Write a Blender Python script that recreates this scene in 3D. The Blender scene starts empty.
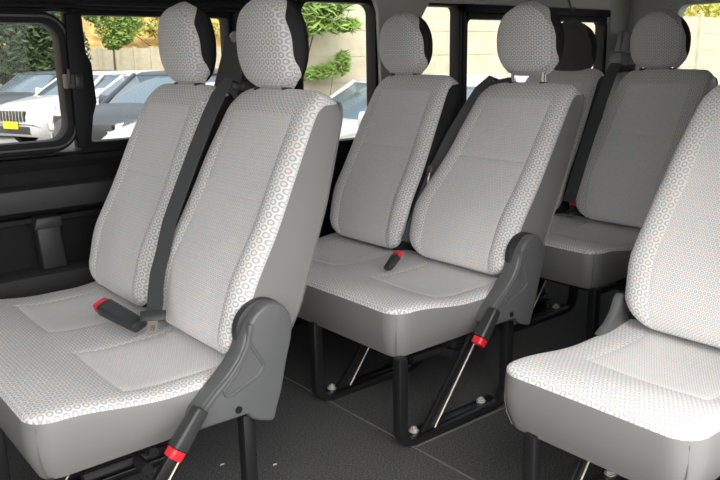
import bpy, bmesh, math, random
from math import sin, cos, pi, sqrt, radians, exp
from mathutils import Vector, Matrix

S = bpy.context.scene
C = S.collection
random.seed(7)

# ------------------------------------------------------------------ camera
F_PX, HC, YAW, PITCH, ROLL = 753.5, 1.066, 0.6893, 0.2389, 0.018
right = Vector((cos(YAW), -sin(YAW), 0))
fwd = Vector((sin(YAW) * cos(PITCH), cos(YAW) * cos(PITCH), -sin(PITCH)))
up = right.cross(fwd)
cr, sr = cos(ROLL), sin(ROLL)
R_ = cr * right - sr * up
U_ = sr * right + cr * up
cam_d = bpy.data.cameras.new('camera')
cam_d.sensor_width = 36
cam_d.lens = F_PX / 720 * 36
cam_d.clip_start = 0.02
cam_d.clip_end = 300
cam = bpy.data.objects.new('camera', cam_d)
C.objects.link(cam)
B_ = -fwd
cam.matrix_world = Matrix(((R_.x, U_.x, B_.x, 0), (R_.y, U_.y, B_.y, 0), (R_.z, U_.z, B_.z, HC), (0, 0, 0, 1)))
S.camera = cam

# ------------------------------------------------------------------ light
S.view_settings.view_transform = 'Standard'
S.view_settings.look = 'None'
S.view_settings.exposure = 0.0
S.view_settings.gamma = 1.0
w = bpy.data.worlds.new('sky')
S.world = w
w.use_nodes = True
nt = w.node_tree
nt.nodes.clear()
wo = nt.nodes.new('ShaderNodeOutputWorld')
bg = nt.nodes.new('ShaderNodeBackground')
tc = nt.nodes.new('ShaderNodeTexCoord')
dp = nt.nodes.new('ShaderNodeVectorMath')
dp.operation = 'DOT_PRODUCT'
dp.inputs[1].default_value = Vector((-0.40, -0.66, 0.64)).normalized()
rp = nt.nodes.new('ShaderNodeValToRGB')
mr = nt.nodes.new('ShaderNodeMapRange')
mr.inputs['From Min'].default_value = -1
nt.links.new(tc.outputs['Generated'], dp.inputs[0])
nt.links.new(dp.outputs['Value'], mr.inputs['Value'])
nt.links.new(mr.outputs['Result'], rp.inputs['Fac'])
e = rp.color_ramp.elements
e[0].position = 0.25; e[0].color = (0.55, 0.60, 0.66, 1)
e[1].position = 1.0; e[1].color = (3.4, 3.35, 3.3, 1)
m_ = e.new(0.62); m_.color = (0.80, 0.82, 0.86, 1)
bg.inputs['Strength'].default_value = 1.62
nt.links.new(rp.outputs['Color'], bg.inputs['Color'])
nt.links.new(bg.outputs['Background'], wo.inputs['Surface'])
sun_d = bpy.data.lights.new('sun', 'SUN')
sun_d.energy = 0.8
sun_d.angle = radians(25)
sun_d.color = (1.0, 0.95, 0.88)
sun = bpy.data.objects.new('sun', sun_d)
C.objects.link(sun)
sun.rotation_euler = Vector((0.50, 0.62, -0.62)).to_track_quat('-Z', 'Y').to_euler()

# ------------------------------------------------------------------ materials
MATS = {}


def mat(name, col, rough=0.6, spec=0.4, metal=0.0, bump=0.0, bscale=200.0, var=0.0, sheen=0.0, coat=0.0):
    if name in MATS:
        return MATS[name]
    m = bpy.data.materials.new(name)
    m.use_nodes = True
    t = m.node_tree
    b = t.nodes['Principled BSDF']
    b.inputs['Base Color'].default_value = (*col, 1)
    b.inputs['Roughness'].default_value = rough
    b.inputs['Specular IOR Level'].default_value = spec
    b.inputs['Metallic'].default_value = metal
    b.inputs['Sheen Weight'].default_value = sheen
    b.inputs['Coat Weight'].default_value = coat
    if bump or var:
        co = t.nodes.new('ShaderNodeTexCoord')
        n = t.nodes.new('ShaderNodeTexNoise')
        n.inputs['Scale'].default_value = bscale
        n.inputs['Detail'].default_value = 4
        t.links.new(co.outputs['Object'], n.inputs['Vector'])
        if bump:
            bp = t.nodes.new('ShaderNodeBump')
            bp.inputs['Strength'].default_value = bump
            bp.inputs['Distance'].default_value = 0.004
            t.links.new(n.outputs['Fac'], bp.inputs['Height'])
            t.links.new(bp.outputs['Normal'], b.inputs['Normal'])
        if var:
            mx = t.nodes.new('ShaderNodeMix')
            mx.data_type = 'RGBA'
            mx.inputs['A'].default_value = (*[c * (1 - var) for c in col], 1)
            mx.inputs['B'].default_value = (*[min(1, c * (1 + var)) for c in col], 1)
            rr = t.nodes.new('ShaderNodeMapRange')
            rr.inputs['From Min'].default_value = 0.3
            rr.inputs['From Max'].default_value = 0.7
            t.links.new(n.outputs['Fac'], rr.inputs['Value'])
            t.links.new(rr.outputs['Result'], mx.inputs['Factor'])
            t.links.new(mx.outputs['Result'], b.inputs['Base Color'])
    MATS[name] = m
    return m


def fabric(name, cell, ground, ring, r0, rw, tint=0.5):
    """woven seat fabric: staggered little rings on a pale ground, worked out on the panel's own metres"""
    m = bpy.data.materials.new(name)
    m.use_nodes = True
    t = m.node_tree
    b = t.nodes['Principled BSDF']
    b.inputs['Roughness'].default_value = 0.9
    b.inputs['Specular IOR Level'].default_value = 0.15
    b.inputs['Sheen Weight'].default_value = 0.15

    def N(k, **kw):
        n = t.nodes.new(k)
        for a, v in kw.items():
            setattr(n, a, v)
        return n

    def vm(op, a, bb=None):
        n = N('ShaderNodeVectorMath', operation=op)
        for i, q in enumerate((a, bb)):
            if q is None:
                continue
            if isinstance(q, tuple):
                n.inputs[i].default_value = q
            else:
                t.links.new(q, n.inputs[i])
        return n

    def ma(op, a, bb=None, cc=None):
        n = N('ShaderNodeMath', operation=op)
        for i, q in enumerate((a, bb, cc)):
            if q is None:
                continue
            if isinstance(q, (int, float)):
                n.inputs[i].default_value = q
            else:
                t.links.new(q, n.inputs[i])
        return n.outputs[0]
    uv = N('ShaderNodeTexCoord').outputs['UV']
    p = vm('MULTIPLY', uv, (1 / cell, 1 / cell, 0)).outputs[0]
    q3 = (1.0, 1.732, 1.0)
    h = (0.5, 0.866, 0.5)
    a1 = vm('SUBTRACT', vm('MODULO', vm('ADD', p, (200, 346.4, 0)).outputs[0], q3).outputs[0], (0.5, 0.866, 0)).outputs[0]
    a2 = vm('SUBTRACT', vm('MODULO', vm('ADD', p, (200.5, 347.266, 0)).outputs[0], q3).outputs[0], (0.5, 0.866, 0)).outputs[0]
    l1 = vm('LENGTH', a1).outputs['Value']
    l2 = vm('LENGTH', a2).outputs['Value']
    d = ma('MINIMUM', l1, l2)
    band = ma('ABSOLUTE', ma('SUBTRACT', d, r0))
    rr = N('ShaderNodeMapRange', interpolation_type='SMOOTHSTEP')
    rr.inputs['From Min'].default_value = rw
    rr.inputs['From Max'].default_value = rw * 0.35
    t.links.new(band, rr.inputs['Value'])
    no = N('ShaderNodeTexNoise')
    no.inputs['Scale'].default_value = 0.55
    no.inputs['Detail'].default_value = 0
    t.links.new(p, no.inputs['Vector'])
    cr_ = N('ShaderNodeValToRGB')
    el = cr_.color_ramp.elements
    el[0].position = 0.38; el[0].color = (ring[0] * 0.94, ring[1] * 1.0, ring[2] * 1.04, 1)
    el[1].position = 0.60; el[1].color = (ring[0] * 1.18, ring[1] * 0.99, ring[2] * 0.91, 1)
    k = el.new(0.5); k.color = (*ring, 1)
    t.links.new(no.outputs['Fac'], cr_.inputs['Fac'])
    mx = N('ShaderNodeMix', data_type='RGBA')
    mx.inputs['A'].default_value = (*ground, 1)
    t.links.new(rr.outputs['Result'], mx.inputs['Factor'])
    t.links.new(cr_.outputs['Color'], mx.inputs['B'])
    # fine weave
    n2 = N('ShaderNodeTexNoise')
    n2.inputs['Scale'].default_value = 900
    n2.inputs['Detail'].default_value = 2
    t.links.new(uv, n2.inputs['Vector'])
    hm = ma('MULTIPLY_ADD', rr.outputs['Result'], -0.6, n2.outputs['Fac'])
    bp = N('ShaderNodeBump')
    bp.inputs['Strength'].default_value = 0.35
    bp.inputs['Distance'].default_value = 0.002
    t.links.new(hm, bp.inputs['Height'])
    t.links.new(bp.outputs['Normal'], b.inputs['Normal'])
    t.links.new(mx.outputs['Result'], b.inputs['Base Color'])
    MATS[name] = m
    return m


FAB = fabric('ring_fabric', 0.0175, (0.74, 0.738, 0.732), (0.44, 0.437, 0.432), 0.31, 0.13)
FAB2 = fabric('fine_fabric', 0.0105, (0.82, 0.817, 0.81), (0.54, 0.536, 0.53), 0.30, 0.15)
FAB_SHADE = fabric('shaded_fabric', 0.0105, (0.10, 0.10, 0.10), (0.07, 0.07, 0.07), 0.30, 0.15)  # darker fabric copy: shade on the far rear headrest put into its colour
VINYL = mat('grey_vinyl', (0.21, 0.209, 0.203), 0.42, 0.5, bump=0.08, bscale=350)
BLACKFAB = mat('black_cloth', (0.022, 0.022, 0.024), 0.85, 0.3, bump=0.2, bscale=500)
PLAST = mat('recliner_plastic', (0.105, 0.108, 0.110), 0.38, 0.5, bump=0.08, bscale=600)
PLASTD = mat('dark_plastic', (0.03, 0.031, 0.033), 0.42, 0.5)
BLACK = mat('black_paint', (0.012, 0.012, 0.013), 0.32, 0.5)
RED = mat('red_button', (0.75, 0.02, 0.03), 0.35, 0.5)
STEEL = mat('zinc_steel', (0.62, 0.60, 0.55), 0.45, 0.5, metal=0.5)
BRASS = mat('tongue_steel', (0.42, 0.39, 0.34), 0.35, 0.5, metal=0.9)
CHROME = mat('chrome', (0.8, 0.8, 0.8), 0.15, 0.5, metal=1.0)
WEB = mat('belt_webbing', (0.062, 0.064, 0.067), 0.55, 0.4, bump=0.25, bscale=700)
PALE = mat('pale_edge', (0.7, 0.66, 0.55), 0.5, 0.4)
CARPET = mat('carpet', (0.085, 0.085, 0.086), 0.95, 0.1, bump=1.0, bscale=230, var=0.65)
TRIMB = mat('black_trim', (0.007, 0.007, 0.0085), 0.55, 0.22, bump=0.1, bscale=400)
TRIMD = mat('charcoal_trim', (0.028, 0.028, 0.030), 0.45, 0.45, bump=0.1, bscale=400)
HEADL = mat('grey_headliner', (0.48, 0.48, 0.44), 0.8, 0.2, bump=0.15, bscale=400)
RUBBER = mat('rubber', (0.008, 0.008, 0.008), 0.6, 0.3)


def glass_mat(name, tint, refl=0.06):
    m = bpy.data.materials.new(name)
    m.use_nodes = True
    t = m.node_tree
    t.nodes.clear()
    o = t.nodes.new('ShaderNodeOutputMaterial')
    tr = t.nodes.new('ShaderNodeBsdfTransparent')
    tr.inputs['Color'].default_value = (*tint, 1)
    gl = t.nodes.new('ShaderNodeBsdfGlossy')
    gl.inputs['Roughness'].default_value = 0.02
    mx = t.nodes.new('ShaderNodeMixShader')
    mx.inputs[0].default_value = refl
    t.links.new(tr.outputs[0], mx.inputs[1])
    t.links.new(gl.outputs[0], mx.inputs[2])
    t.links.new(mx.outputs[0], o.inputs['Surface'])
    MATS[name] = m
    return m


GLASS_T = glass_mat('tinted_glass', (0.10, 0.105, 0.105), 0.05)
GLASS = glass_mat('window_glass', (0.95, 0.96, 0.955), 0.012)


# ------------------------------------------------------------------ mesh helpers
class MB:
    def __init__(self):
        self.v, self.f, self.m, self.uv = [], [], [], []

    def vert(self, p):
        self.v.append(tuple(p))
        return len(self.v) - 1

    def face(self, idx, m=0, uv=None):
        self.f.append(tuple(idx)); self.m.append(m); self.uv.append(uv)

    def box(self, a, b, m=0, mtx=None):
        x0, y0, z0 = a
        x1, y1, z1 = b
        P = [Vector(p) for p in ((x0, y0, z0), (x1, y0, z0), (x1, y1, z0), (x0, y1, z0), (x0, y0, z1), (x1, y0, z1), (x1, y1, z1), (x0, y1, z1))]
        if mtx is not None:
            P = [mtx @ p for p in P]
        i = [self.vert(p) for p in P]
        for q in ((3, 2, 1, 0), (4, 5, 6, 7), (0, 1, 5, 4), (1, 2, 6, 5), (2, 3, 7, 6), (3, 0, 4, 7)):
            self.face([i[k] for k in q], m)

    def loops(self, L, m=0, closed=True, cap=True):
        """join a list of vertex-position loops into a skin"""
        I = [[self.vert(p) for p in l] for l in L]
        n = len(I[0])
        for a, b in zip(I, I[1:]):
            for k in range(n if closed else n - 1):
                k2 = (k + 1) % n
                self.face((a[k], a[k2], b[k2], b[k]), m)
        if cap:
            self.face(tuple(reversed(I[0])), m)
            self.face(tuple(I[-1]), m)

    def tube(self, pts, r, seg=10, m=0):
        pts = [Vector(p) for p in pts]
        L = []
        n = None
        for i, p in enumerate(pts):
            d = (pts[min(i + 1, len(pts) - 1)] - pts[max(i - 1, 0)]).normalized()
            if n is None:
                n = d.orthogonal().normalized()
            n = (n - d * n.dot(d)).normalized()
            b = d.cross(n)
            rr = r(i / (len(pts) - 1)) if callable(r) else r
            L.append([p + (n * cos(2 * pi * k / seg) + b * sin(2 * pi * k / seg)) * rr for k in range(seg)])
        self.loops(L, m)

    def ribbon(self, pts, wd, width, th, m=0):
        """flat strap: width direction(s) wd, thickness th"""
        pts = [Vector(p) for p in pts]
        L = []
        for i, p in enumerate(pts):
            d = (pts[min(i + 1, len(pts) - 1)] - pts[max(i - 1, 0)]).normalized()
            wv = Vector(wd[i] if isinstance(wd, list) else wd)
            wv = (wv - d * wv.dot(d)).normalized()
            n = d.cross(wv)
            h, q = width / 2, th / 2
            L.append([p + wv * h + n * q, p - wv * h + n * q, p - wv * h - n * q, p + wv * h - n * q])
        self.loops(L, m)

    def prism(self, poly, y0, y1, m=0, plane='xz'):
        def P(a, b, c):
            return {'xz': (a, c, b), 'xy': (a, b, c), 'yz': (c, a, b)}[plane]
        self.loops([[P(a, b, y0) for a, b in poly], [P(a, b, y1) for a, b in poly]], m)

    def disc(self, c, axis, r, h, seg=16, m=0):
        a = Vector(axis).normalized()
        self.tube([Vector(c), Vector(c) + a * h], r, seg, m)

    def build(self, name, mats, parent=None, smooth=35, bevel=0.0, bseg=2, sub=0):
        me = bpy.data.meshes.new(name)
        me.from_pydata(self.v, [], self.f)
        mats = mats if isinstance(mats, (list, tuple)) else [mats]
        for q in mats:
            me.materials.append(q)
        me.polygons.foreach_set('material_index', self.m)
        if any(u for u in self.uv):
            l = me.uv_layers.new(name='UVMap')
            k = 0
            for f, u in zip(self.f, self.uv):
                for j in range(len(f)):
                    l.data[k].uv = u[j] if u else (0, 0)
                    k += 1
        bm = bmesh.new()
        bm.from_mesh(me)
        bmesh.ops.recalc_face_normals(bm, faces=bm.faces)
        if bevel:
            ed = [q for q in bm.edges if q.is_manifold and q.calc_face_angle(0) > radians(28)]
            bmesh.ops.bevel(bm, geom=ed, offset=bevel, segments=bseg, affect='EDGES', profile=0.5, clamp_overlap=True)
        bm.to_mesh(me)
        bm.free()
        if smooth:
            me.polygons.foreach_set('use_smooth', [True] * len(me.polygons))
            me.set_sharp_from_angle(angle=radians(smooth))
        o = bpy.data.objects.new(name, me)
        C.objects.link(o)
        if parent is not None:
            o.parent = parent
        if sub:
            md = o.modifiers.new('sub', 'SUBSURF')
            md.levels = md.render_levels = sub
        return o


def tag(o, label=None, cat=None, group=None, kind=None):
    if label: o['label'] = label
    if cat: o['category'] = cat
    if group: o['group'] = group
    if kind: o['kind'] = kind
    return o


def empty(name, loc, label=None, cat=None, group=None, kind=None):
    o = bpy.data.objects.new(name, None)
    o.empty_display_size = 0.1
    C.objects.link(o)
    o.location = loc
    return tag(o, label, cat, group, kind)


def struct(name, mb, m, **kw):
    return tag(mb.build(name, m, **kw), kind='structure')


def sst(a, b, x):
    t = max(0, min(1, (x - a) / (b - a)))
    return t * t * (3 - 2 * t)


def lerp(tab, x):
    if x <= tab[0][0]: return tab[0][1]
    for (a, p), (b, q) in zip(tab, tab[1:]):
        if x <= b:
            t = (x - a) / (b - a)
            return p + (q - p) * t
    return tab[-1][1]


def lines(a0, a1, step, extra=(), rim=(0.002, 0.006, 0.012, 0.02, 0.03)):
    L = {a0, a1}
    for r in rim:
        L.add(a0 + r); L.add(a1 - r)
    for s_ in extra:
        for d in (-0.007, -0.003, 0, 0.003, 0.007):
            L.add(s_ + d)
    base = sorted(L)
    out = [base[0]]
    for q in base[1:]:
        if q - out[-1] < 0.0012:
            continue
        g = q - out[-1]
        n = max(1, int(math.ceil(g / step)))
        p = out[-1]
        for k in range(1, n + 1):
            out.append(p + g * k / n)
    out[-1] = a1
    return out


def pad(mb, A, B, rad, pos, nlev, side_m, cell_m, uvf=lambda a, b: (a, b)):
    """upholstered pad: a grid front with rounded corners (rad: a0b0,a1b0,a1b1,a0b1), side skin of nlev levels, back skin.
    pos(a, b, lev, edge) gives the point; edge is the distance to the rim on the flat pattern."""
    a0, a1, b0, b1 = A[0], A[-1], B[0], B[-1]

    def rnd(a, b):
        for (ca, sa, cb, sb, r) in ((a0, 1, b0, 1, rad[0]), (a1, -1, b0, 1, rad[1]), (a1, -1, b1, -1, rad[2]), (a0, 1, b1, -1, rad[3])):
            da, db = (a - ca) * sa, (b - cb) * sb
            if r > 0 and da < r and db < r:
                u, v = 1 - da / r, 1 - db / r
                u2, v2 = u * sqrt(max(0, 1 - v * v / 2)), v * sqrt(max(0, 1 - u * u / 2))
                return ca + sa * (r - u2 * r), cb + sb * (r - v2 * r)
        return a, b
    na, nb = len(A), len(B)
    G = [[None] * nb for _ in range(na)]
    K = [[None] * nb for _ in range(na)]
    Q = [[rnd(a, b) for b in B] for a in A]
    for i, a in enumerate(A):
        for j, b in enumerate(B):
            ed = min(a - a0, a1 - a, b - b0, b1 - b)
            G[i][j] = mb.vert(pos(*Q[i][j], 0, ed))
    for i in range(na - 1):
        for j in range(nb - 1):
            q = ((i, j), (i + 1, j), (i + 1, j + 1), (i, j + 1))
            mb.face([G[x][y] for x, y in q], cell_m((A[i] + A[i + 1]) / 2, (B[j] + B[j + 1]) / 2), [uvf(*Q[x][y]) for x, y in q])
    rim = [(i, 0) for i in range(na - 1)] + [(na - 1, j) for j in range(nb - 1)] + [(i, nb - 1) for i in range(na - 1, 0, -1)] + [(0, j) for j in range(nb - 1, 0, -1)]
    prev = [G[i][j] for i, j in rim]
    n = len(rim)
    arc = [0]
    for k in range(n):
        p, q = Q[rim[k][0]][rim[k][1]], Q[rim[(k + 1) % n][0]][rim[(k + 1) % n][1]]
        arc.append(arc[-1] + math.hypot(p[0] - q[0], p[1] - q[1]))
    for lev in range(1, nlev + 1):
        cur = [mb.vert(pos(*Q[i][j], lev, 0)) for i, j in rim]
        for k in range(n):
            k2 = (k + 1) % n
            sm = side_m(Q[rim[k][0]][rim[k][1]], lev) if callable(side_m) else side_m
            mb.face((prev[k], prev[k2], cur[k2], cur[k]), sm,
                    [(arc[k], lev * .02 - .02), (arc[k + 1], lev * .02 - .02), (arc[k + 1], lev * .02), (arc[k], lev * .02)])
        prev = cur
    bk = {}
    for k, ij in enumerate(rim):
        bk[ij] = prev[k]
    for i in range(na):
        for j in range(nb):
            if (i, j) not in bk:
                ed = min(A[i] - a0, a1 - A[i], B[j] - b0, b1 - B[j])
                bk[(i, j)] = mb.vert(pos(*Q[i][j], nlev, ed))
    bm_ = side_m(Q[0][0], nlev + 1) if callable(side_m) else side_m
    for i in range(na - 1):
        for j in range(nb - 1):
            mb.face([bk[(i, j)], bk[(i, j + 1)], bk[(i + 1, j + 1)], bk[(i + 1, j)]], bm_)


def rrect(a0, a1, b0, b1, r, n=8):
    P = []
    for (ca, cb, t0) in ((a1 - r, b1 - r, 0), (a0 + r, b1 - r, 90), (a0 + r, b0 + r, 180), (a1 - r, b0 + r, 270)):
        for k in range(n + 1):
            t = radians(t0 + 90 * k / n)
            P.append((ca + r * cos(t), cb + r * sin(t)))
    return P


# ================================================================== THE VAN SHELL
YW = 2.42          # inner face of the far side wall
X0, X1 = -1.60, 4.02
ZC = 1.50

mb = MB()
mb.box((X0, 0.40, -0.06), (X1, YW + 0.06, 0.0))
fl = struct('floor', mb, CARPET, smooth=0)
mb = MB()
sx, sy = 1.325, 1.385
mb.tube([(sx, 0.95, 0.0), (sx, 1.6, 0.0), (sx, 2.40, 0.0)], 0.004, 8)
mb.tube([(sx, sy, 0.0), (2.2, sy - .02, 0.0)], 0.004, 8)
struct('trim_1', mb, mat('carpet_seam', (0.10, 0.10, 0.10), 0.9, 0.1))

# far wall: slabs round the openings. each opening: x0, x1, z0, z1
OPEN = [(-1.0, -0.12, 0.80, 1.22), (0.10, 0.85, 0.79, 1.215), (0.865, 1.415, 0.805, 1.21), (1.70, 2.10, 0.72, 1.285), (2.31, 3.78, 0.72, 1.285)]
ZT = 1.31
mb = MB()
T = 0.06
xs = X0
for (a, b, z0, z1) in OPEN:
    mb.box((xs, YW, 0), (a, YW + T, ZT))
    mb.box((a, YW, 0), (b, YW + T, z0))
    mb.box((a, YW, z1), (b, YW + T, ZT))
    xs = b
mb.box((xs, YW, 0), (X1, YW + T, ZT))
struct('wall_far', mb, TRIMB, smooth=0)

# wall top and headliner: curved light grey lining
mb = MB()
prof = [(YW + 0.02, 1.27), (YW + 0.015, 1.33), (YW - 0.03, 1.40), (YW - 0.12, 1.455), (YW - 0.3, 1.485), (1.4, ZC), (0.75, 1.485), (0.55, 1.455), (0.46, 1.40)]
L = []
for x in (X0, 0.5, 1.60):
    L.append([(x, y, z) for y, z in prof] + [(x, y, z + 0.04) for y, z in reversed(prof)])
mb.loops(L)
L = []
for x in (1.60, 2.5, X1):
    L.append([(x, y, z) for y, z in prof] + [(x, y, z + 0.04) for y, z in reversed(prof)])
mb.loops(L)
struct('ceiling', mb, HEADL)
# black header over the front far windows
mb = MB()
mb.box((X0, YW - 0.035, 1.222), (1.585, YW + 0.01, 1.34))
mb.tube([(X0, YW - 0.04, 1.245), (1.585, YW - 0.04, 1.245)], 0.014, 8)
struct('trim_2', mb, TRIMB, bevel=0.008)
# light grey pillar linings
mb = MB()
mb.prism([(2.105, 0.70), (2.305, 0.70), (2.315, 1.0), (2.335, 1.22), (2.42, 1.33), (2.05, 1.33), (2.088, 1.24), (2.098, 1.0)], YW - 0.03, YW + 0.01)
struct('trim_3', mb, HEADL, bevel=0.012)
mb = MB()
mb.prism([(3.775, 0.70), (4.0, 0.70), (4.0, 1.36), (3.70, 1.36), (3.73, 1.29), (3.775, 1.26)], YW - 0.02, YW + 0.01)
mb.box((2.35, YW - 0.035, 1.285), (3.74, YW + 0.01, 1.36))
struct('trim_4', mb, HEADL, bevel=0.012)
# pillar between the second and third windows
mb = MB()
mb.box((1.418, YW - 0.03, 0.72), (1.69, YW + 0.01, 1.335))
struct('trim_5', mb, TRIMB, bevel=0.015)

# door-side panels of the far wall
mb = MB()
pr = [(YW + .01, 0.70), (YW - 0.030, 0.70), (YW - 0.045, 0.69), (YW - 0.05, 0.66), (YW - 0.045, 0.625), (YW - 0.02, 0.61), (YW + .01, 0.61)]
mb.loops([[(x, y, z) for y, z in pr] for x in (X0, 0.4, 1.0, 1.50)])
struct('trim_6', mb, TRIMD)
mb = MB()
pr = [(YW + .01, 0.785), (YW - 0.028, 0.78), (YW - 0.035, 0.765), (YW - 0.028, 0.745), (YW + .01, 0.74)]
mb.loops([[(x, y, z) for y, z in pr] for x in (X0, 0.4, 1.0, 1.60)])
pr = [(YW + .01, 0.605), (YW - 0.03, 0.60), (YW - 0.032, 0.585), (YW + .01, 0.575)]
mb.loops([[(x, y, z) for y, z in pr] for x in (X0, 0.4, 1.0, 1.50)])
struct('trim_7', mb, TRIMB)
# ledge of the lower panel
mb = MB()
pr = [(YW + .01, 0.44), (YW - 0.055, 0.435), (YW - 0.07, 0.425), (YW - 0.07, 0.40), (YW - 0.06, 0.30), (YW - 0.05, 0.0), (YW + .01, 0.0)]
mb.loops([[(x, y, z + dz) for y, z in pr] for x, dz in ((X0, 0), (0.62, 0), (0.80, 0.0), (0.93, 0.006), (0.98, 0.02), (1.02, 0.02))])
struct('trim_8', mb, TRIMD)


def frame_ring(mb, x0, x1, z0, z1, r, wd, y0, y1, m=0):
    o_ = rrect(x0 - wd, x1 + wd, z0 - wd, z1 + wd, r + wd)
    i_ = rrect(x0, x1, z0, z1, r)
    L = [[(x, y1, z) for x, z in o_], [(x, y0, z) for x, z in o_], [(x, y0, z) for x, z in i_], [(x, y1, z) for x, z in i_]]
    mb.loops(L + [L[0]], m, cap=False)


def window(n, x0, x1, z0, z1, r, wd, y0=None, y1=None, gm=None):
    y0 = YW - 0.012 if y0 is None else y0
    y1 = YW + 0.05 if y1 is None else y1
    t = empty('window_%d' % n, (0, 0, 0), kind='structure')
    a = MB()
    frame_ring(a, x0, x1, z0, z1, r, wd, y0, y1)
    a.build('window_frame', TRIMB, t, bevel=0.003)
    g = MB()
    g.box((x0 - wd * .5, (y0 + y1) / 2 + .008, z0 - wd * .5), (x1 + wd * .5, (y0 + y1) / 2 + .012, z1 + wd * .5))
    g.build('pane', gm or GLASS, t, smooth=0)
    return t


# window 1: inner sliding sash with round corners, and its rubber bead and latch
w1 = window(1, 0.17, 0.812, 0.828, 1.180, 0.055, 0.036)
a = MB()
frame_ring(a, 0.152, 0.832, 0.811, 1.197, 0.065, 0.006, YW - 0.018, YW)
a.build('rubber_bead', mat('rubber_bead', (0.05, 0.05, 0.052), 0.4, 0.5), w1)
a = MB()
a.box((0.812, YW - 0.045, 0.985), (0.862, YW - 0.005, 1.03))
a.box((0.835, YW - 0.055, 0.99), (0.855, YW - 0.04, 1.025))
a.box((0.815, YW - 0.05, 1.0), (0.825, YW - 0.04, 1.045))
a.build('latch', PLASTD, w1, bevel=0.004)
w2 = window(2, 0.88, 1.402, 0.815, 1.205, 0.012, 0.012)
a = MB()
a.prism([(0.86, 1.21), (0.884, 1.21), (0.886, 1.09), (0.900, 1.06), (0.905, 0.94), (0.890, 0.90), (0.872, 0.80), (0.832, 0.80), (0.832, 1.21)], YW - 0.03, YW + 0.01)
a.build('sash_post', TRIMB, w2, bevel=0.006)
window(3, 1.72, 2.085, 0.735, 1.272, 0.045, 0.022)
w4 = window(4, 2.325, 2.585, 0.735, 1.275, 0.03, 0.015)
w5 = window(5, 2.640, 3.73, 0.77, 1.222, 0.03, 0.028, YW - 0.012)
a = MB()
a.box((2.588, YW - 0.025, 0.72), (2.612, YW + 0.05, 1.285))
a.box((2.588, YW - 0.025, 1.25), (3.76, YW + 0.05, 1.285))
a.build('sash_post', TRIMB, w5, bevel=0.004)

mb = MB()
mb.box((X0 - .05, 0.40, 0), (X0, YW + .06, 0.98))
mb.box((X0 - .05, 0.40, 1.38), (X0, YW + .06, 1.52))
struct('added_wall_front', mb, TRIMD, smooth=0)  # unseen bulkhead added to dim the light coming from the front

# near wall behind the sliding door opening, with its own window
mb = MB()
for (a0, b0, z0, z1) in ((X0, -1.5, 0, ZT + .1), (-1.5, -.95, 0, 0.66), (-1.5, -.95, 1.34, ZT + .1), (-.95, -.88, 0, ZT + .1), (1.45, 1.9, 0, ZT + .1), (1.9, 2.7, 0, 0.75), (2.7, 2.82, 0, ZT + .1), (2.82, 3.75, 0, 0.75), (3.75, X1, 0, ZT + .1), (1.9, 2.7, 1.27, ZT + .1), (2.82, 3.75, 1.27, ZT + .1)):
    mb.box((a0, 0.40, z0), (b0, 0.46, z1))
struct('wall_near', mb, TRIMD, smooth=0)
for n, (a0, b0) in ((6, (1.9, 2.7)), (7, (2.82, 3.75)), (9, (-1.5, -.95))):
    window(n, a0 + .02, b0 - .02, 0.77 if n < 9 else 0.68, 1.25 if n < 9 else 1.32, 0.04, 0.022, 0.40, 0.45, GLASS_T if n < 9 else None)

# rear wall: the tailgate with its wide window
mb = MB()
HX = 3.95
for (y0, y1, z0, z1) in ((0.40, 0.60, 0, 1.42), (2.16, YW + .06, 0, 1.42), (0.6, 2.16, 0, 0.70), (0.6, 2.16, 1.30, 1.42)):
    mb.box((HX, y0, z0), (HX + .07, y1, z1))
struct('wall_rear', mb, HEADL, smooth=0)
t = empty('window_8', (0, 0, 0), kind='structure')
a = MB()
o_ = rrect(0.60, 2.16, 0.70, 1.325, 0.07)
i_ = rrect(0.625, 2.11, 0.73, 1.298, 0.05)
L = [[(x_, p, z_) for p, z_ in pl] for x_, pl in ((HX + .05, o_), (HX - .015, o_), (HX - .015, i_), (HX + .05, i_))]
a.loops(L + [L[0]], cap=False)
a.build('window_frame', HEADL, t, bevel=0.003)
a = MB()
a.box((HX + .02, 0.6, 0.71), (HX + .025, 2.13, 1.31))
a.build('pane', GLASS, t, smooth=0)


# ================================================================== SEATS
SW = 0.47       # spacing of the two places on a bench


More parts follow.
